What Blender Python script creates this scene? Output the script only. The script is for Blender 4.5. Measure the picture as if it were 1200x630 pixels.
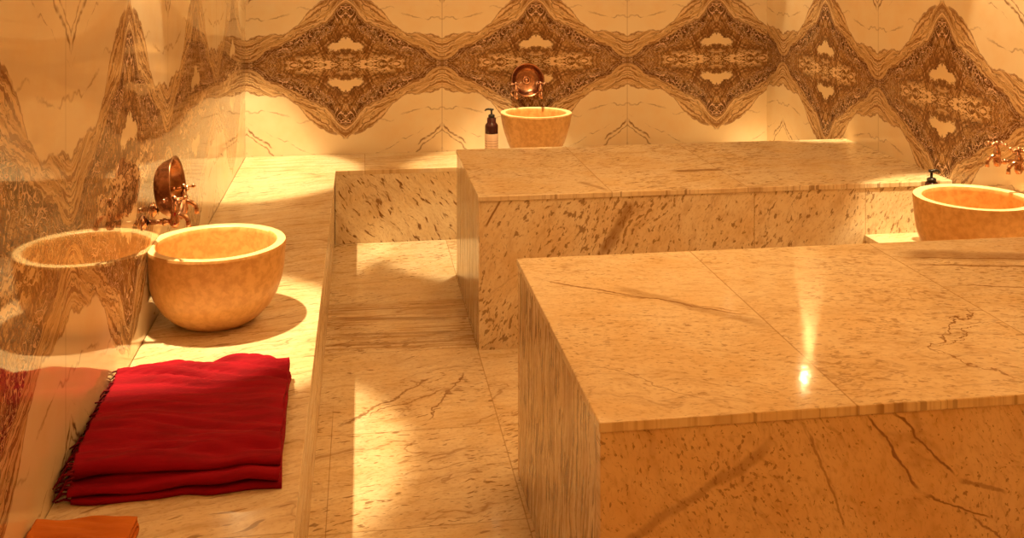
import bpy, bmesh, math, random
from mathutils import Vector, Matrix, noise

# ---------------------------------------------------------------- camera, light, exposure
for o in list(bpy.data.objects):
    bpy.data.objects.remove(o)
sc = bpy.context.scene
C = sc.collection
PI = math.pi

H_EYE = 1.65
cam_d = bpy.data.cameras.new('camera')
cam = bpy.data.objects.new('camera', cam_d)
C.objects.link(cam)
cam.location = (0, 0, H_EYE)
cam.rotation_euler = (PI / 2, 0, -0.144)
cam_d.sensor_width = 36.0
cam_d.lens = 36.0 * 1217.0 / 1200.0
cam_d.shift_y = -375.4 / 1200.0
cam_d.clip_start = 0.02
sc.camera = cam

w = bpy.data.worlds.new('world')
sc.world = w
w.use_nodes = True
w.node_tree.nodes['Background'].inputs[0].default_value = (1.0, 0.55, 0.2, 1)
w.node_tree.nodes['Background'].inputs[1].default_value = 0.05

sc.view_settings.view_transform = 'Standard'
sc.view_settings.look = 'None'
sc.view_settings.gamma = 1.0
sc.view_settings.use_curve_mapping = False
sc.view_settings.exposure = -0.10

CEIL = 2.2
SPOT_COL = (1.0, 0.72, 0.33)
SPOTS = [  # x, y, power of each recessed downlight round the room
    (-0.656, 3.45, 330), (-0.656, 5.85, 300), (0.887, 5.80, 230), (2.542, 5.72, 300),
    (2.542, 3.80, 300), (-0.656, 1.10, 70), (2.542, 1.60, 60)]
for x, y, e in SPOTS:
    l = bpy.data.lights.new('downlight_beam', 'SPOT')
    l.energy = e
    l.color = SPOT_COL
    l.spot_size = math.radians(44)
    l.spot_blend = 0.30
    l.shadow_soft_size = 0.022
    o = bpy.data.objects.new('downlight_beam', l)
    o.location = (x, y, CEIL - 0.026)
    C.objects.link(o)
# wide soft fill lights added for ambient brightness, no fixtures behind them
AREAS = [(1.00, 3.20, 1.3, 22, (1, .53, .17)), (1.0, 0.4, 1.2, 22, (1, .38, .05)), (1.0, 4.9, 0.9, 11, (1, .55, .19))]
for x, y, s, e, col in AREAS:
    l = bpy.data.lights.new('ambient_fill', 'AREA')
    l.shape = 'DISK'
    l.size = s
    l.energy = e
    l.color = col
    o = bpy.data.objects.new('ambient_fill', l)
    o.location = (x, y, CEIL - 0.015)
    C.objects.link(o)

# ---------------------------------------------------------------- room numbers (metres)
XL, XR = -0.6835, 2.57       # left and right wall
YB, YF = 6.346, -1.0         # back wall, wall behind the camera
XE = -0.148                  # front edge of left bench
YBB = 5.877                  # front edge of back bench
XRB = 2.164                  # front edge of right bench
HB = 0.41                    # bench height


# ---------------------------------------------------------------- node maths
class V:
    nt = None

    def __init__(s, sock): s.s = sock

    @staticmethod
    def m(op, *a, clamp=False):
        n = V.nt.nodes.new('ShaderNodeMath')
        n.operation = op
        n.use_clamp = clamp
        for i, x in enumerate(a):
            if isinstance(x, V): V.nt.links.new(x.s, n.inputs[i])
            else: n.inputs[i].default_value = x
        return V(n.outputs[0])

    def __add__(s, o): return V.m('ADD', s, o)
    __radd__ = __add__
    def __sub__(s, o): return V.m('SUBTRACT', s, o)
    def __rsub__(s, o): return V.m('SUBTRACT', o, s)
    def __mul__(s, o): return V.m('MULTIPLY', s, o)
    __rmul__ = __mul__
    def __truediv__(s, o): return V.m('DIVIDE', s, o)


def vabs(a): return V.m('ABSOLUTE', a)
def vmin(a, b): return V.m('MINIMUM', a, b)
def vmax(a, b): return V.m('MAXIMUM', a, b)
def gt(a, b): return V.m('GREATER_THAN', a, b)


def sm(a, lo, hi):          # smooth 0..1 as a goes lo..hi (lo may be above hi)
    n = V.nt.nodes.new('ShaderNodeMapRange')
    n.interpolation_type = 'SMOOTHSTEP'
    V.nt.links.new(a.s, n.inputs['Value'])
    if lo < hi:
        vals = (lo, hi, 0, 1)
    else:
        vals = (hi, lo, 1, 0)
    for k, v in zip(('From Min', 'From Max', 'To Min', 'To Max'), vals):
        n.inputs[k].default_value = v
    return V(n.outputs[0])


def xyz(a, b, c=0.0):
    n = V.nt.nodes.new('ShaderNodeCombineXYZ')
    for i, x in enumerate((a, b, c)):
        if isinstance(x, V): V.nt.links.new(x.s, n.inputs[i])
        else: n.inputs[i].default_value = x
    return n.outputs[0]


def noi(vec, scale=1.0, detail=3.0, rough=0.5, dist=0.0):
    n = V.nt.nodes.new('ShaderNodeTexNoise')
    V.nt.links.new(vec, n.inputs['Vector'])
    n.inputs['Scale'].default_value = scale
    n.inputs['Detail'].default_value = detail
    n.inputs['Roughness'].default_value = rough
    n.inputs['Distortion'].default_value = dist
    return V(n.outputs[0])


def ridge(n, width):        # thin line where a noise crosses 0.5
    return sm(vabs(n - 0.5), width, 0.0)


def curve(a, pts, xmax, ymax):
    n = V.nt.nodes.new('ShaderNodeFloatCurve')
    cm = n.mapping
    c = cm.curves[0]
    pts = [(x / xmax, y / ymax) for x, y in pts]
    c.points[0].location = pts[0]
    c.points[-1].location = pts[-1]
    for p in pts[1:-1]:
        c.points.new(*p)
    for p in c.points: p.handle_type = 'AUTO'
    cm.update()
    V.nt.links.new((a * (1.0 / xmax)).s, n.inputs['Value'])
    return V(n.outputs[0]) * ymax


def mixc(f, a, b):
    n = V.nt.nodes.new('ShaderNodeMix')
    n.data_type = 'RGBA'
    V.nt.links.new(f.s, n.inputs[0])
    for k, x in ((6, a), (7, b)):
        if isinstance(x, tuple): n.inputs[k].default_value = (*x, 1)
        else: V.nt.links.new(x, n.inputs[k])
    return n.outputs[2]


def newmat(name):
    m = bpy.data.materials.new(name)
    m.use_nodes = True
    V.nt = m.node_tree
    return m, m.node_tree.nodes['Principled BSDF']


def coords():
    t = V.nt.nodes.new('ShaderNodeTexCoord')
    s = V.nt.nodes.new('ShaderNodeSeparateXYZ')
    V.nt.links.new(t.outputs['Object'], s.inputs[0])
    return V(s.outputs[0]), V(s.outputs[1]), V(s.outputs[2]), t.outputs['Object']


def bump(bs, h, strength, dist=0.01):
    n = V.nt.nodes.new('ShaderNodeBump')
    n.inputs['Strength'].default_value = strength
    n.inputs['Distance'].default_value = dist
    V.nt.links.new(h.s, n.inputs['Height'])
    V.nt.links.new(n.outputs[0], bs.inputs['Normal'])


CREAM = (0.84, 0.73, 0.56)
TAN = (0.50, 0.31, 0.14)
BROWN = (0.25, 0.120, 0.048)
DARK = (0.050, 0.014, 0.010)


def wall_marble(name, plane, node, period, z0, vs=1.0, sign=1.0, seams=(), mirror=0.05, ior=1.5):
    """Book-matched slabs: every quarter mirrors its neighbours in both directions."""
    m, bs = newmat(name)
    X, Y, Z, co = coords()
    A = X if plane == 'x' else Y
    U = (A - node) * (sign * 1.164 / period) + 11.64
    half = 0.582
    u = V.m('PINGPONG', U, half)
    v = vabs(Z - z0) * (1.0 / vs)
    # wobble shared by the mirrored quarters
    wu = noi(xyz(u * 9, v * 9, 3.1), 1, 3) - 0.5
    wv = noi(xyz(u * 9, v * 9, 9.7), 1, 3) - 0.5
    fu = noi(xyz(u * 34, v * 34, 1.3), 1, 3) - 0.5
    fv = noi(xyz(u * 34, v * 34, 5.3), 1, 3) - 0.5
    edge = sm(v, 0.0, 0.05)
    u2 = u + (wu * 0.05 + fu * 0.014)
    v2 = v + (wv * 0.075 + fv * 0.018) * edge
    g1 = curve(u2, [(0, .15), (.05, .18), (.2, .19), (.26, .215), (.33, .285), (.42, .36), (.52, .42), (.60, .45)], 0.6, 0.5)
    g2 = curve(u2, [(0, .022), (.08, .055), (.18, .11), (.27, .155), (.40, .22), (.48, .28), (.53, .335), (.6, .375)], 0.6, 0.5)
    # cream field with faint clouds and V-shaped veins
    cloud = noi(xyz(u * 3, v * 3, 2.0), 1, 4, 0.6)
    col = mixc(sm(cloud, .35, .75), CREAM, (0.80, 0.62, 0.40))
    wob = wu * 0.09 + fu * 0.03
    brk = sm(noi(xyz(u * 14, v * 14, 8.0), 1, 3), .40, .56)
    veins = None
    for off, sl, wd, st in ((.262, .22, .0035, .45), (.372, .85, .006, .75), (.395, .95, .004, .6), (.33, .55, .002, .5), (.52, .9, .004, .6), (.60, .7, .005, .6), (.72, .8, .006, .6), (.80, .6, .004, .6), (.93, .8, .004, .5)):
        q = sm(vabs(v - u * sl + wob - off), wd * 2.0, 0.0) * brk * min(1, st * 1.3)
        veins = q if veins is None else vmax(veins, q)
    col = mixc(veins, col, (0.22, 0.11, 0.045))
    # streaked tan border running along the diamond
    d1 = g1 - v2
    inb = sm(d1, 0.0, 0.006)
    st = noi(xyz(u * 4 + fu * .5, (v2 - g2) * 46, 4.0), 1, 4, .65, .6)
    tan = mixc(sm(st, .40, .60), (0.76, 0.56, 0.34), TAN)
    tan = mixc(ridge(noi(xyz(u * 7, (v2 - g2) * 30, 6.0), 1, 3, .6, .8), .022) * .8, tan, DARK)
    col = mixc(inb * .92, col, tan)
    col = mixc(sm(vabs(d1), .0055, .001) * sm(noi(xyz(u * 12, v * 12, 1), 1, 2), .35, .5) * .8, col, (0.27, 0.13, 0.055))
    # brown heart
    d2 = g2 - v2
    inh = sm(d2, 0.0, 0.006)
    hatch = noi(xyz(u * 85 + v * 50, v * 12 - u * 8, 2.4), 1, 3, .6, .7)
    heart = mixc(sm(hatch, .38, .56), (0.58, 0.37, 0.18), BROWN)
    flow = noi(xyz(u * 7, d2 * 58 + wu * 5, 3.9), 1, 4, .65, .9)
    heart = mixc(sm(flow, .50, .57) * .75, heart, (0.16, 0.065, 0.028))
    heart = mixc(sm(flow, .40, .34) * .6, heart, (0.76, 0.56, 0.36))
    blot = noi(xyz(u * 17, v * 21, 6.6), 1, 4, .65, 1.2)
    heart = mixc(ridge(blot, .030) * .9, heart, DARK)
    tip = sm(d2, .085, .02) * sm(noi(xyz(u * 26, v * 26, 7.7), 1, 4, .7, 1.4), .40, .50)
    heart = mixc(tip * sm(u, .0, .38) * .95, heart, DARK)
    rim = sm(vabs(d2 - .016 - fu * .02), .019, .008)
    heart = mixc(rim * .92, heart, (0.12, 0.042, 0.02))
    heart = mixc(ridge(noi(xyz(u * 18, d2 * 50, 3.3), 1, 3, .6, 1.3), .030) * .8 * sm(d2, .12, .05), heart, (0.80, 0.60, 0.42))
    loop = noi(xyz(u * 13, v * 15, 12.5), 1, 2, .5, 1.8)
    lband = sm(vabs(d2 - .045), .05, .03) * sm(u, .12, .2)
    heart = mixc(sm(vabs(loop - .5), .050, .036) * lband * .85, heart, (0.07, 0.02, 0.014))
    heart = mixc(sm(vabs(loop - .5), .026, .016) * lband * .9, heart, (0.78, 0.56, 0.40))
    # pale slivers by the middle line, and the pale eye
    sl = sm(noi(xyz(u * 6 + 3, (v + u * .16) * 85 + fu * 6, 1.1), 1, 3, .5, .6), .50, .56) * sm(v, .065, .03) * sm(u, .18, .26)
    heart = mixc(sl, heart, (0.78, 0.58, 0.36))
    eye = vabs((u2 - .582) / .105)
    e2 = (v2 - .112 + fv * .06) / .036
    r = V.m('SQRT', eye * eye + e2 * e2)
    heart = mixc(sm(r, 1.18, 1.0) * .55, heart, (0.17, 0.075, 0.03))
    heart = mixc(sm(r, 1.05, .9), heart, (0.80, 0.64, 0.42))
    col = mixc(inh, col, heart)
    # joints between the slabs
    ln2 = noi(xyz(u * 8 + fu, (v2 - g2) * 75 + wu * 3, 5.5), 1, 3, .6, .7)
    col = mixc(sm(ln2, .53, .57) * inb * (1 - inh) * .85, col, (0.24, 0.11, 0.05))
    jt = None
    for s_ in seams:
        q = sm(vabs(A - s_), .0032, .0012)
        jt = q if jt is None else vmax(jt, q)
    if jt is not None:
        col = mixc(jt * .55, col, (0.32, 0.19, 0.09))
    V.nt.links.new(col, bs.inputs['Base Color'])
    bs.inputs['Roughness'].default_value = mirror
    bs.inputs['IOR'].default_value = ior
    return m


def marble(name, a, b, seams=(), seed=0.0, ang=35, along=16, across=60, thr=.60, amt=.8, rough=.16,
           veins=.5, streak=0.0, base=CREAM, seams2=(), lines=(), stripes=None, ior=1.5):
    """White marble with short slanting dark flecks; a, b are the two axes of the face."""
    m, bs = newmat(name)
    ax = dict(zip('xyz', coords()[:3]))
    A, B = ax[a], ax[b]
    off = None
    joint = None
    for s_ in seams:
        g = gt(A, s_) * 5.37
        off = g if off is None else off + g
        q = sm(vabs(A - s_), .0030, .0010)
        joint = q if joint is None else vmax(joint, q)
    for s_ in seams2:
        g = gt(B, s_) * 3.91
        off = g if off is None else off + g
        q = sm(vabs(B - s_), .0030, .0010)
        joint = q if joint is None else vmax(joint, q)
    if off is None: zc = seed
    else: zc = off + seed
    ca, sa = math.cos(math.radians(ang)), math.sin(math.radians(ang))
    P = A * ca + B * sa
    Q = B * ca - A * sa
    wob = (noi(xyz(A * 5, B * 5, zc), 1, 3) - .5) * .10
    Qw = Q + wob
    fl = noi(xyz(P * along, Qw * across, zc), 1, 2.5, .55)
    dens = noi(xyz(A * 2.6, B * 2.6, zc), 1, 3, .6)
    mask = sm(fl + (dens - .5) * .34, thr, thr + .07)
    cloud = noi(xyz(A * 4, B * 4, zc), 1, 4, .65, .4)
    col = mixc(sm(cloud, .35, .7), base, tuple(c * k for c, k in zip(base, (.93, .84, .70))))
    soft = noi(xyz(P * along * .3, Qw * across * .35, zc), 1, 3, .6)
    col = mixc(sm(soft, .48, .72) * (.42 + streak * .3), col, (0.52, 0.34, 0.17))
    if streak > 0:
        s1 = noi(xyz(P * 2.2, Qw * 42, zc), 1, 4, .6, .25)
        col = mixc(sm(s1, .47, .62) * streak, col, (0.36, 0.20, 0.085))
    if stripes:
        s2 = noi(xyz(A * 2.5, (B + wob * .4) * 70, zc), 1, 4, .65, .3)
        col = mixc(sm(s2, .46, .58) * gt(B, stripes[0]) * (1 - gt(B, stripes[1])) * .75, col, (0.38, 0.21, 0.09))
    col = mixc(mask * amt, col, (0.19, 0.085, 0.03))
    grain = noi(xyz(P * 55, Qw * 130, zc), 1, 3, .6)
    col = mixc(sm(grain, .50, .70) * .50, col, (0.44, 0.27, 0.12))
    mott = noi(xyz(A * 38, B * 38, zc + 3), 1, 4, .7)
    col = mixc(sm(mott, .50, .70) * .30, col, (0.60, 0.42, 0.22))
    for (pa, pb, qa, qb, wd, amp, st) in lines:      # single veins that run across a slab
        lx, ly = qa - pa, qb - pb
        ll = math.hypot(lx, ly)
        lx, ly = lx / ll, ly / ll
        t = ((A - pa) * lx + (B - pb) * ly)
        w1 = (noi(xyz(A * 7, B * 7, zc + 11), 1, 4, .6) - .5) * amp
        w2 = (noi(xyz(A * 40, B * 40, zc + 12), 1, 2) - .5) * amp * .16
        dd = vabs((B - pb) * lx - (A - pa) * ly + w1 + w2)
        col = mixc(sm(dd, wd, wd * .3) * sm(t, 0, ll * .15) * sm(t, ll, ll * .85) * st, col, (0.24, 0.11, 0.04))
    if veins > 0:
        vn = noi(xyz(P * 1.3, Qw * 3.2, zc), 1, 5, .55, .5)
        gate = sm(noi(xyz(A * 2, B * 2, zc), 1, 2), .47, .60)
        col = mixc(ridge(vn, .010) * gate * veins, col, (0.24, 0.10, 0.035))
        col = mixc(ridge(vn, .07) * gate * veins * .4, col, (0.50, 0.33, 0.18))
    if joint is not None:
        col = mixc(joint * .55, col, (0.30, 0.16, 0.06))
    V.nt.links.new(col, bs.inputs['Base Color'])
    bs.inputs['Roughness'].default_value = rough
    bs.inputs['IOR'].default_value = ior
    bump(bs, noi(xyz(A * 22, B * 22, zc), 1, 2), .05, .004)
    return m


def simple(name, col, rough=.5, metal=0.0, var=None, vscale=20, vs_amt=.5, bmp=0.0):
    m, bs = newmat(name)
    X, Y, Z, co = coords()
    if var:
        n = noi(co, vscale, 4, .6, .3)
        c = mixc(sm(n, .35, .65) * vs_amt, col, var)
        V.nt.links.new(c, bs.inputs['Base Color'])
        if bmp: bump(bs, n, bmp)
    else:
        bs.inputs['Base Color'].default_value = (*col, 1)
    bs.inputs['Roughness'].default_value = rough
    bs.inputs['Metallic'].default_value = metal
    return m


# ---------------------------------------------------------------- mesh helpers
def obj(name, bm, mat, parent=None, smooth=False, bevel=0.0):
    me = bpy.data.meshes.new(name)
    bmesh.ops.recalc_face_normals(bm, faces=bm.faces[:])
    bm.to_mesh(me)
    bm.free()
    if smooth:
        for p in me.polygons: p.use_smooth = True
    me.materials.append(mat)
    o = bpy.data.objects.new(name, me)
    C.objects.link(o)
    if parent: o.parent = parent
    if bevel:
        b = o.modifiers.new('bevel', 'BEVEL')
        b.width = bevel
        b.segments = 2
        b.limit_method = 'ANGLE'
    return o


def thing(name, label, cat, loc=(0, 0, 0), rz=0, group=None):
    o = bpy.data.objects.new(name, None)
    o.empty_display_size = .1
    C.objects.link(o)
    o.location = loc
    o.rotation_euler = (0, 0, rz)
    o['label'] = label
    o['category'] = cat
    if group: o['group'] = group
    return o


def box(bm, x0, x1, y0, y1, z0, z1):
    vs = [bm.verts.new(p) for p in ((x0, y0, z0), (x1, y0, z0), (x1, y1, z0), (x0, y1, z0),
                                    (x0, y0, z1), (x1, y0, z1), (x1, y1, z1), (x0, y1, z1))]
    for f in ((0, 3, 2, 1), (4, 5, 6, 7), (0, 1, 5, 4), (1, 2, 6, 5), (2, 3, 7, 6), (3, 0, 4, 7)):
        bm.faces.new([vs[i] for i in f])
    return bm


def nb(*a): return box(bmesh.new(), *a)


def lathe(bm, prof, seg=48, M=None, closed=True):
    rings = []
    for r, z in prof:
        if r < 1e-6:
            rings.append([bm.verts.new((0, 0, z))])
        else:
            rings.append([bm.verts.new((r * math.cos(2 * PI * i / seg), r * math.sin(2 * PI * i / seg), z)) for i in range(seg)])
    for a, b in zip(rings, rings[1:]):
        if len(a) == 1 and len(b) == 1: continue
        for i in range(seg):
            j = (i + 1) % seg
            if len(a) == 1: bm.faces.new((a[0], b[i], b[j]))
            elif len(b) == 1: bm.faces.new((a[i], a[j], b[0]))
            else: bm.faces.new((a[i], a[j], b[j], b[i]))
    if M is not None:
        for r in rings:
            for v in r: v.co = M @ v.co
    return rings


def tube(bm, pts, radii, seg=12, cap=True):
    pts = [Vector(p) for p in pts]
    if not hasattr(radii, '__len__'): radii = [radii] * len(pts)
    rings = []
    up = Vector((0, 0, 1))
    for i, p in enumerate(pts):
        t = (pts[min(i + 1, len(pts) - 1)] - pts[max(i - 1, 0)]).normalized()
        ref = up if abs(t.z) < .95 else Vector((0, 1, 0))
        a = t.cross(ref).normalized()
        b = t.cross(a).normalized()
        rings.append([bm.verts.new(p + (a * math.cos(2 * PI * k / seg) + b * math.sin(2 * PI * k / seg)) * radii[i]) for k in range(seg)])
    for r0, r1 in zip(rings, rings[1:]):
        for k in range(seg):
            j = (k + 1) % seg
            bm.faces.new((r0[k], r0[j], r1[j], r1[k]))
    if cap:
        bm.faces.new(rings[0][::-1])
        bm.faces.new(rings[-1])


def ball(bm, c, r, seg=10):
    n = 7
    prof = [(r * math.sin(PI * i / (n - 1)) if 0 < i < n - 1 else 0, -r * math.cos(PI * i / (n - 1))) for i in range(n)]
    lathe(bm, prof, seg, Matrix.Translation(c))


def struct(name, bm, mat):
    o = obj(name, bm, mat)
    o['kind'] = 'structure'
    return o


# ---------------------------------------------------------------- room shell
M_back = wall_marble('back_wall_marble', 'x', -.676, 1.164, .95, seams=(.488, 1.07 - 2, 1.651), mirror=.10)
M_right = wall_marble('right_wall_marble', 'y', 6.09, 1.18, .97, sign=-1, seams=(4.90, 3.73), vs=1.0, mirror=.10)
M_left = wall_marble('left_wall_marble', 'y', 6.346, 1.25, .97, sign=-1, seams=(3.846, 2.55, 5.096), vs=1.18, mirror=.04, ior=1.7)
M_plain = marble('rear_wall_marble', 'x', 'z', ang=60)
M_ceil = simple('cream_ceiling_plaster', (0.80, 0.66, 0.46), .8, var=(0.74, 0.6, 0.4), vscale=3)
M_floor = marble('floor_marble', 'x', 'y', seams=(.474,), seams2=(2.97, 3.57, 4.28, 4.88, 5.50), seed=4.0,
                 ang=10, along=22, across=80, thr=.60, amt=.75, rough=.07, streak=.12, veins=.6, stripes=(4.28, 4.88),
                 lines=((-.10, 3.62, .30, 4.02, .008, .10, .75), (.0, 3.70, .34, 3.9, .006, .12, .8), (.2, 3.62, .42, 4.05, .006, .12, .8), (-.15, 4.70, .43, 4.62, .03, .03, .6), (-.15, 4.50, .43, 4.46, .02, .03, .6), (-.10, 1.6, -.10, 3.9, .0022, .0, .6), (-.15, 4.38, .43, 4.36, .015, .02, .6), (-.15, 4.80, .43, 4.78, .012, .02, .6)))
T = .12
struct('wall_back', nb(XL - T, XR + T, YB, YB + T, 0, CEIL), M_back)
struct('wall_left', nb(XL - T, XL, YF, YB, 0, CEIL), M_left)
struct('wall_right', nb(XR, XR + T, YF, YB, 0, CEIL), M_right)
struct('wall_front', nb(XL - T, XR + T, YF - T, YF, 0, CEIL), M_plain)
struct('floor', nb(XL - T, XR + T, YF - T, YB + T, -T, 0), M_floor)
struct('ceiling', nb(XL - T, XR + T, YF - T, YB + T, CEIL, CEIL + T), M_ceil)

# ---------------------------------------------------------------- benches
TS = .025
M_ltop = marble('left_bench_top_marble', 'x', 'y', seams2=(2.25, 3.44, 4.76, 5.90), seed=1.0, ang=20, along=10, across=60,
                thr=.62, amt=.65, rough=.17, streak=.22, veins=.5)
M_lfront = marble('left_bench_front_marble', 'y', 'z', seed=2.0, ang=4, along=4, across=60, thr=.58, amt=.7, streak=.55, rough=.2)
M_btop = marble('back_bench_top_marble', 'x', 'y', seams=(.02, 1.2), seed=7.0, ang=2, along=4, across=60, thr=.62, amt=.5, streak=.35, rough=.17)
M_bfront = marble('back_bench_front_marble', 'x', 'z', seams=(), seed=6.0, ang=-52, along=13, across=52, thr=.575, amt=.95, streak=.12, rough=.18)
M_rtop = marble('right_bench_top_marble', 'x', 'y', seed=8.0, ang=12, streak=.15, amt=.4, rough=.17)


def bench(label, parts):
    t = thing('marble_bench', label, 'bench', (0, 0, 0))
    for nm, dims, mat in parts:
        obj(nm, nb(*dims), mat, t, bevel=.002)
    return t


G = .0015
bench('long low marble bench along the left wall, under the crimson cloth and the large basin', [
    ('seat_slab', (XL + G, XE + .006, YF + G, YBB - .007, HB - TS, HB), M_ltop),
    ('front_panel', (XE - .03, XE, YF + G, YBB - .007, 0, HB - TS), M_lfront)])
bench('low marble bench along the back wall, mostly hidden behind the far platform', [
    ('seat_slab', (XL + G, XR - G, YBB - .006, YB - G, HB - TS, HB), M_btop),
    ('front_panel', (XE + .002, XR - G, YBB, YBB + .03, 0, HB - TS), M_bfront)])
bench('short low marble bench against right wall between the two raised platforms', [
    ('seat_slab', (XRB - .006, XR - G, 3.228, 4.2385, HB - TS, HB), M_rtop),
    ('front_panel', (XRB, XRB + .03, 3.228, 4.2385, 0, HB - TS), M_lfront)])

# ---------------------------------------------------------------- raised platforms
M_t2 = marble('far_platform_top_marble', 'x', 'y', seams=(1.036, 1.63), seed=11, ang=14, along=26, across=90, thr=.575, amt=.7, rough=.15, streak=.10, veins=.3,
              lines=((1.40, 4.58, 1.66, 4.60, .035, .05, .75), (1.4, 4.62, 2.0, 4.9, .006, .05, .5), (.93, 4.45, 1.03, 4.26, .02, .05, .5)))
M_f2 = marble('far_platform_front_marble', 'x', 'z', seams=(1.66, 2.164), seed=13, ang=62, along=30, across=62, thr=.575, amt=.75, rough=.18, streak=.05, veins=.3,
              lines=((.50, .50, .57, .62, .006, .01, .9), (1.0, .36, 1.12, .60, .035, .06, .6), (.9, .2, 1.05, .5, .02, .06, .4)))
M_s2 = marble('far_platform_side_marble', 'y', 'z', seed=15, ang=91, along=2, across=40, thr=.54, amt=.9, rough=.18, streak=1.0, veins=.2)
M_t1 = marble('near_platform_top_marble', 'x', 'y', seams=(1.045, 1.655), seed=21, ang=170, along=42, across=95, thr=.60, amt=.5, ior=1.38, rough=.07, streak=.06, veins=.3,
              lines=((.50, 3.02, 1.04, 2.62, .006, .05, .8), (.70, 2.93, 1.05, 2.55, .030, .06, .35), (.62, 2.90, 1.03, 2.66, .004, .06, .7),
                     (1.64, 2.62, 1.34, 2.33, .005, .22, .9), (1.60, 2.48, 1.38, 2.36, .004, .25, .9), (1.36, 2.36, 1.50, 2.14, .004, .20, .8),
                     (1.64, 3.10, 2.57, 2.92, .07, .06, .6), (1.64, 3.00, 2.57, 2.80, .010, .05, .8), (1.66, 3.06, 2.5, 2.93, .006, .05, .8),
                     (1.64, 2.80, 2.5, 2.62, .006, .06, .7), (.52, 2.4, .75, 2.15, .003, .1, .5)))
M_f1 = marble('near_platform_front_marble', 'x', 'z', seed=22, ang=118, along=75, across=105, thr=.60, amt=.7, rough=.2, streak=.04, veins=.35,
              lines=((1.06, .66, 1.20, .48, .004, .05, .95), (1.12, .66, 1.28, .50, .004, .05, .95), (1.20, .48, 1.36, .40, .003, .05, .9), (.93, .64, 1.03, .40, .004, .05, .6),
                     (.50, .40, .88, .62, .014, .05, .45), (1.28, .50, 1.40, .46, .006, .04, .6), (1.3, .42, 1.5, .25, .003, .06, .8)),
              base=(0.80, 0.62, 0.41))
M_s1 = marble('near_platform_side_marble', 'y', 'z', seed=25, ang=97, along=7, across=42, thr=.52, amt=.95, rough=.16, streak=.75, veins=.2)


def platform(label, x0, x1, y0, y1, h, mt, mf, ms):
    t = thing('marble_platform', label, 'platform', (0, 0, 0))
    ts, tp = .022, .03
    obj('top_slab', nb(x0 - .004, x1, y0 - .006, y1, h - ts, h), mt, t, bevel=.003)
    obj('front_panel', nb(x0, x1, y0, y0 + tp, 0, h - ts), mf, t, bevel=.0015)
    obj('side_panel', nb(x0, x0 + tp, y0 + tp, y1 - tp, 0, h - ts), ms, t, bevel=.0015)
    obj('back_panel', nb(x0, x1, y1 - tp, y1, 0, h - ts), mf, t, bevel=.0015)
    return t


platform('far raised marble platform, long slab reaching right wall behind the other platform',
         .4777, XR - G, 4.2387, 5.2435, .633, M_t2, M_f2, M_s2)
platform('near raised marble platform filling the lower right foreground',
         .4865, XR - G, 2.0894, 3.2258, .677, M_t1, M_f1, M_s1)

# ---------------------------------------------------------------- stone basins
M_basin = simple('honey_stone', (0.74, 0.44, 0.17), .40, var=(0.48, 0.22, 0.06), vscale=42, vs_amt=.55, bmp=.08)
M_rim = simple('lamplit_rim_stone', (0.86, 0.68, 0.42), .38, var=(0.76, 0.54, 0.28), vscale=30, vs_amt=.5)  # same stone, paler: downlight falling on the rim tops painted into the colour
M_copper = simple('aged_copper', (0.46, 0.25, 0.15), .27, 1.0, var=(0.20, 0.09, 0.06), vscale=40, vs_amt=.6, bmp=.06)
M_brass = simple('worn_copper_tap_metal', (0.66, 0.42, 0.30), .18, 1.0, var=(0.34, 0.17, 0.11), vscale=60, vs_amt=.4)


def basin(label, loc, rz, r, h, wall_dist, taper):
    """Turned from one block; wall_dist flattens the side facing local -x, towards the wall."""
    bm = bmesh.new()
    if taper:
        pr = [(0, 0), (.54, 0), (.60, .02), (.66, .12), (.785, .34), (.88, .56), (.95, .76), (.985, .92), (1.0, .97), (.99, 1.0)]
    else:
        pr = [(0, 0), (.46, 0), (.53, .02), (.66, .10), (.78, .21), (.88, .36), (.94, .52), (.97, .68), (.985, .84), (1.0, .965), (.99, 1.0)]
    tw = .034
    prof = [(a * r, b * h) for a, b in pr]
    ri = r - tw
    prof += [(ri + .004, h), (ri, h - .004), (ri - .003, h * .8), (ri * .96, h * .55), (ri * .86, h * .34), (ri * .62, h * .2), (ri * .3, h * .165), (0, h * .16)]
    # add rounds: subdivide profile
    out = []
    for (a, b), (c, d) in zip(prof, prof[1:]):
        for k in range(3):
            out.append((a + (c - a) * k / 3, b + (d - b) * k / 3))
    out.append(prof[-1])
    lathe(bm, out, 72)
    bmesh.ops.remove_doubles(bm, verts=bm.verts[:], dist=1e-6)
    for v in bm.verts:
        rr = math.hypot(v.co.x, v.co.y)
        if rr > r * .45:
            n = noise.noise(Vector((v.co.x * 5, v.co.y * 5, v.co.z * 5 + loc[0] * 3)))
            k = 1 + n * .012
            v.co.x *= k
            v.co.y *= k
        if v.co.x < -wall_dist: v.co.x = -wall_dist
    bmesh.ops.recalc_face_normals(bm, faces=bm.faces[:])
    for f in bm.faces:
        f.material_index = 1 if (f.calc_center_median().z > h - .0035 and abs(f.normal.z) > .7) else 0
    o = obj('stone_basin', bm, M_basin, None, True)
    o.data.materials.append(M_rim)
    o.location = loc
    o.rotation_euler = (0, 0, rz)
    o['label'] = label
    o['category'] = 'basin'
    o['group'] = 'stone basins'
    e = o.modifiers.new('edges', 'EDGE_SPLIT')
    e.split_angle = math.radians(50)
    return o


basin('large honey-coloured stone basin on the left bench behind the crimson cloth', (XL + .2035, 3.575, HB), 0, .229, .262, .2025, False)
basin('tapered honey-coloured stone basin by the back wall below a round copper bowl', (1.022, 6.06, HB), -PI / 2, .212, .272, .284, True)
basin('honey-coloured stone basin against the right wall, cut by the frame edge', (2.345, 3.72, HB), PI, .222, .28, .224, False)


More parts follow.
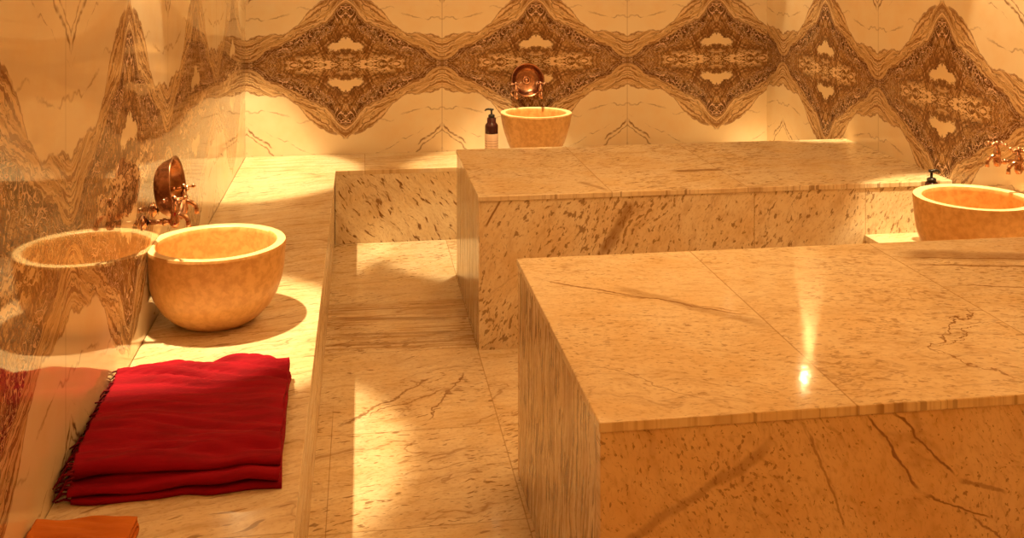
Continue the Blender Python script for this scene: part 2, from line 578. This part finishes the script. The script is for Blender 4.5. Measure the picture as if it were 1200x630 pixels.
# ---------------------------------------------------------------- taps: local +x points away from the wall
def tap_proto():
    t = thing('water_tap', '', 'tap', (0, 0, 0))
    bm = bmesh.new()                       # flange and arm out of the wall
    R = Matrix.Rotation(PI / 2, 4, 'Y')
    lathe(bm, [(0, 0), (.024, 0), (.024, .004), (.017, .010), (.011, .014)], 20, R)
    tube(bm, [(.010, 0, 0), (.085, 0, 0)], .0085, 12)
    lathe(bm, [(.0085, .060), (.012, .063), (.012, .070), (.0085, .073)], 16, R)
    obj('wall_arm', bm, M_brass, t, True)
    bm = bmesh.new()                       # body
    D = Matrix.Translation((.098, 0, 0))
    lathe(bm, [(0, -.018), (.009, -.018), (.014, -.010), (.016, 0), (.0135, .012), (.0115, .022), (.014, .028), (.0145, .040),
               (.0105, .046), (.0105, .054), (.006, .058), (.0045, .075), (0, .075)], 18, D)
    obj('body', bm, M_brass, t, True)
    bm = bmesh.new()                       # spout curving out and down
    pts, rad = [], []
    for k in range(11):
        a = k / 10
        ang = a * PI * .5
        pts.append((.104 + .036 * math.sin(ang), 0, .024 - .030 * (1 - math.cos(ang))))
        rad.append(.0085 - .001 * a)
    pts.append((.1405, 0, -.018))
    rad.append(.0085)
    tube(bm, pts, rad, 12)
    obj('spout', bm, M_brass, t, True)
    bm = bmesh.new()                       # cross handle with ball ends
    for k in range(4):
        a = k * PI / 2 + .5
        p = Vector((.098 + .034 * math.cos(a), .034 * math.sin(a), .071))
        tube(bm, [(.098, 0, .071), p], [.0048, .0036], 8)
        ball(bm, p, .0070)
    ball(bm, (.098, 0, .074), .0085)
    obj('cross_handle', bm, M_brass, t, True)
    return t


def dup(root, loc, rz, label, group=None):
    r = root.copy()
    C.objects.link(r)
    r.location = loc
    r.rotation_euler = (0, 0, rz)
    r['label'] = label
    for ch in list(root.children):
        c = ch.copy()
        C.objects.link(c)
        c.parent = r
    return r


tap = tap_proto()
tap['group'] = 'copper taps above the basins'
TAPS = [((XL, 3.41, .785), 0, 'nearer copper tap of the pair on the left wall'),
        ((XL, 3.577, .785), 0, 'farther copper tap of the pair on the left wall'),
        ((.930, YB, .757), -PI / 2, 'left-hand copper tap in front of the bowl on the back wall'),
        ((1.082, YB, .757), -PI / 2, 'right-hand copper tap in front of the bowl on the back wall'),
        ((XR, 3.765, .812), PI, 'copper tap on right wall nearer the dark soap pump'),
        ((XR, 3.630, .812), PI, 'copper tap on right wall at the very edge of the frame')]
for i, (l, rz, lab) in enumerate(TAPS):
    if i == 0:
        tap.location = l
        tap['label'] = lab
    else:
        dup(tap, l, rz, lab)


# ---------------------------------------------------------------- copper bowls
def bowl(label, loc, rot):
    t = thing('copper_bowl', label, 'bowl', loc, 0, 'round copper bowls')
    t.rotation_euler = rot
    R = .102
    bm = bmesh.new()
    prof = [(0, 0), (.045, 0), (.062, .003), (.078, .013), (.089, .030), (.096, .052), (R, .062), (R + .001, .065), (R - .005, .065),
            (.092, .053), (.084, .032), (.074, .017), (.060, .0075), (.045, .005), (0, .005)]
    lathe(bm, prof, 48)
    obj('bowl_shell', bm, M_copper, t, True)
    bm = bmesh.new()
    lathe(bm, [(.024, .004), (.026, .010), (.022, .012), (.019, .008), (.015, .010), (.010, .017), (0, .019)], 28)
    obj('centre_boss', bm, M_brass, t, True)
    return t


bowl('copper bowl seen from the side, propped upright behind the left wall taps', (-.652, 3.493, .866),
     (0, PI / 2 - .14, -.06))
bowl('copper bowl seen face-on, propped upright behind the back wall taps', (1.006, 6.325, .838),
     (PI / 2 - .16, 0, 0))

# ---------------------------------------------------------------- soap bottles
M_bot = simple('dark_amber_plastic', (0.045, 0.010, 0.010), .18)
M_cap = simple('black_pump_plastic', (0.012, 0.009, 0.010), .3)
M_label = None


def label_mat():
    m, bs = newmat('cream_bottle_label')
    X, Y, Z, co = coords()
    ln = sm(V.m('PINGPONG', Z * 1.0, .0075), .0022, .0010) * sm(noi(xyz(X * 150, Y * 150, 2), 1, 2), .38, .45) * sm(vabs(Z - .085), .050, .047)
    c = mixc(ln * .7, (0.72, 0.52, 0.40), (0.25, 0.09, 0.06))
    V.nt.links.new(c, bs.inputs['Base Color'])
    bs.inputs['Roughness'].default_value = .5
    return m


M_label = label_mat()


def bottle(label, loc, rz):
    t = thing('soap_bottle', label, 'bottle', loc, rz, 'dark pump bottles')
    bm = bmesh.new()
    lathe(bm, [(0, 0), (.034, 0), (.038, .004), (.038, .205), (.036, .213), (.028, .222), (.026, .224), (.026, .250), (.024, .252), (0, .252)], 32)
    obj('bottle_body', bm, M_bot, t, True)
    bm = bmesh.new()
    lathe(bm, [(.0383, .030), (.0386, .031), (.0386, .160), (.0383, .161)], 32)
    obj('paper_label', bm, M_label, t, True)
    bm = bmesh.new()
    lathe(bm, [(0, .250), (.019, .250), (.019, .268), (.012, .272), (.0055, .273), (.0055, .294), (.013, .296), (.013, .304), (0, .306)], 20)
    tube(bm, [(0, 0, .300), (.022, 0, .301), (.036, 0, .297), (.042, 0, .290)], [.007, .006, .005, .004], 8)
    obj('pump', bm, M_cap, t, True)
    return t


bottle('dark pump bottle with cream label left of the back wall basin', (.752, 6.02, HB), 2.6)
bottle('dark soap bottle, only its black pump showing behind the right basin', (2.385, 4.09, HB), .1)


# ---------------------------------------------------------------- folded cloths
def cloth_mat(name, c1, c2, dark):
    m, bs = newmat(name)
    X, Y, Z, co = coords()
    n = noi(xyz(X * 6, Y * 30, Z * 30), 1, 3)
    c = mixc(sm(n, .4, .65) * .5, c1, c2)
    V.nt.links.new(c, bs.inputs['Base Color'])
    bs.inputs['Roughness'].default_value = .8
    bs.inputs['Specular IOR Level'].default_value = .15
    wv = noi(xyz(X * 60, Y * 260, Z * 200), 1, 2)
    bump(bs, wv, .35, .003)
    return m


M_red = cloth_mat('crimson_cotton', (0.30, 0.0012, 0.016), (0.16, 0.0006, 0.008), None)
M_fringe = cloth_mat('crimson_yarn', (0.17, 0.003, 0.012), (0.10, 0.002, 0.008), None)
M_terra = cloth_mat('terracotta_cotton', (0.62, 0.19, 0.03), (0.50, 0.13, 0.02), None)


def folded_cloth(name, mat, cx, cy, wx, wy, z0, layers, th, seed, shear, wr, roll=True, nx=110):
    """A strip of cloth folded back and forth; profile in y-z, swept along x with wrinkles."""
    prof = []     # centre line of the strip, from the bench up
    yf, yb = -wy / 2, wy / 2
    rad = th / 2
    rnd = random.Random(seed)
    for k in range(layers):
        z = rad + k * th
        a, b = (yf + rnd.uniform(0, .010) + k * .016, yb - rnd.uniform(0, .018))
        seg = 64
        ys = [a + (b - a) * i / seg for i in range(seg + 1)]
        if k % 2: ys = ys[::-1]
        for y in ys: prof.append((y, z))
        if k < layers - 1:
            ye = ys[-1]
            s = 1 if k % 2 == 0 else -1
            for i in range(1, 6):
                an = -PI / 2 + PI * i / 6
                prof.append((ye + s * rad * math.cos(an), z + rad + rad * math.sin(an)))
    bm = bmesh.new()
    t2 = th * .36
    n = len(prof)
    rows = []
    for ix in range(nx + 1):
        fx = ix / nx
        x = (fx - .5) * wx
        L, Rr = [], []
        pts = []
        for i, (y, z) in enumerate(prof):
            lay = z / th
            amp = wr * (z / (layers * th)) ** .6
            fy = (y - yf) / wy
            dz = amp * noise.noise(Vector((x * 4 + seed, y * 13 + lay * .3, seed * 2.0)))
            dz += amp * .8 * noise.noise(Vector((x * 2.5, y * 34 + x * 8, lay * .4 + seed)))
            dz -= .016 * math.exp(-((fx - .80 - .1 * fy) / .16) ** 2) * max(0, 1 - fy / .22) * (lay / layers) * noise.noise(Vector((x * 9, y * 25, 4.0))) * 2
            # ridges by the rear edge and puckers by the front one
            dz += amp * 2.2 * max(0, 1 - (1 - fy) / .30) ** .5 * (noise.noise(Vector((x * 5 + 7, y * 42 + x * 10, seed)))) if lay > layers - 1.4 and fy > .7 else 0
            dz += amp * 1.6 * max(0, 1 - fy / .35) * (noise.noise(Vector((x * 4 + 2, y * 42 - x * 6, seed + 5))))
            zz = z + dz
            # the stack slumps a little at the front and at the right
            zz *= 1 - .16 * max(0, 1 - fy / .25) ** 2 - .10 * max(0, (fx - .85) / .15) ** 2
            yy = y + .011 * noise.noise(Vector((x * 5, lay * 1.3, seed + 9))) + .012 * noise.noise(Vector((x * 13, lay, seed)))
            xx = x + shear * y + .010 * noise.noise(Vector((y * 7, lay * .8, seed + 3))) * (1 if fx > .5 else 1)
            pts.append(Vector((xx, yy, max(zz, rad * .8))))
        for i, p in enumerate(pts):
            tg = (pts[min(i + 1, n - 1)] - pts[max(i - 1, 0)])
            nn = Vector((0, -tg.z, tg.y)).normalized()
            a, b = p + nn * t2, p - nn * t2
            a.z = max(a.z, .0005)
            b.z = max(b.z, .0005)
            L.append(bm.verts.new(a))
            Rr.append(bm.verts.new(b))
        rows.append((L, Rr))
    for (L0, R0), (L1, R1) in zip(rows, rows[1:]):
        for i in range(n - 1):
            bm.faces.new((L0[i], L0[i + 1], L1[i + 1], L1[i]))
            bm.faces.new((R0[i], R1[i], R1[i + 1], R0[i + 1]))
        for i in (0, n - 1):
            bm.faces.new((L0[i], L1[i], R1[i], R0[i]))
    for (L, Rr) in (rows[0], rows[-1]):
        for i in range(n - 1):
            bm.faces.new((L[i], Rr[i], Rr[i + 1], L[i + 1]))
    return bm


t = thing('folded_cloth', 'folded crimson fringed cloth lying on the left bench before the basin', 'cloth', (-.425, 2.735, HB))
t.rotation_euler = (0, 0, .03)
SH = .0
obj('cloth_body', folded_cloth('cloth', M_red, 0, 0, .46, .62, 0, 5, .0155, 3.0, SH, .014), M_red, t, True)
bm = bmesh.new()
rnd = random.Random(5)
for k in range(5):
    for i in range(34):
        y = -.30 + .60 * (i + rnd.random() * .7) / 34
        z = .007 + k * .0150
        ln = rnd.uniform(.018, .046)
        dy = rnd.uniform(-.016, .010)
        p0 = Vector((-.222 + SH * y, y, z))
        p1 = p0 + Vector((-ln * .5, dy * .4, rnd.uniform(-.002, .004)))
        p2 = p0 + Vector((-ln, dy, -rnd.uniform(0, .6) * z))
        p2.z = max(p2.z, .003)
        tube(bm, [p0, p1, p2], [.0030, .0026, .0018], 6)
obj('fringe', bm, M_fringe, t, True)

t = thing('folded_cloth', 'folded terracotta orange cloth cut by bottom left corner of frame', 'cloth', (-.575, 2.10, HB))
obj('cloth_body', folded_cloth('cloth', M_terra, 0, 0, .205, .405, 0, 3, .014, 8.0, 0, .007, nx=50), M_terra, t, True)

# ---------------------------------------------------------------- downlight rings in the ceiling
M_ring = simple('brushed_metal_ring', (0.6, 0.55, 0.5), .35, 1.0)
M_lens, bs_ = newmat('lit_lamp_lens')
bs_.inputs['Emission Color'].default_value = (1.0, .74, .36, 1)
bs_.inputs['Emission Strength'].default_value = 600
WHERE = ['above the left bench beside the basin', 'in the far left corner', 'above the back wall basin', 'in the far right corner',
         'above the right wall basin', 'above the near end of the left bench', 'above the near right corner']
for (x, y, e), wh in zip(SPOTS, WHERE):
    bm = bmesh.new()
    lathe(bm, [(.016, 0), (.023, 0), (.025, -.003), (.023, -.005), (.018, -.004), (.016, 0)], 32)
    o = obj('ceiling_downlight', bm, M_ring, None, True)
    o.location = (x, y, CEIL)
    o['label'] = 'small round recessed ceiling downlight ' + wh
    o['category'] = 'ceiling light'
    o['group'] = 'recessed downlights round the room'
    bm = bmesh.new()
    lathe(bm, [(0, -.0015), (.008, -.002), (.016, -.0008)], 24)
    obj('lamp_lens', bm, M_lens, o, True)
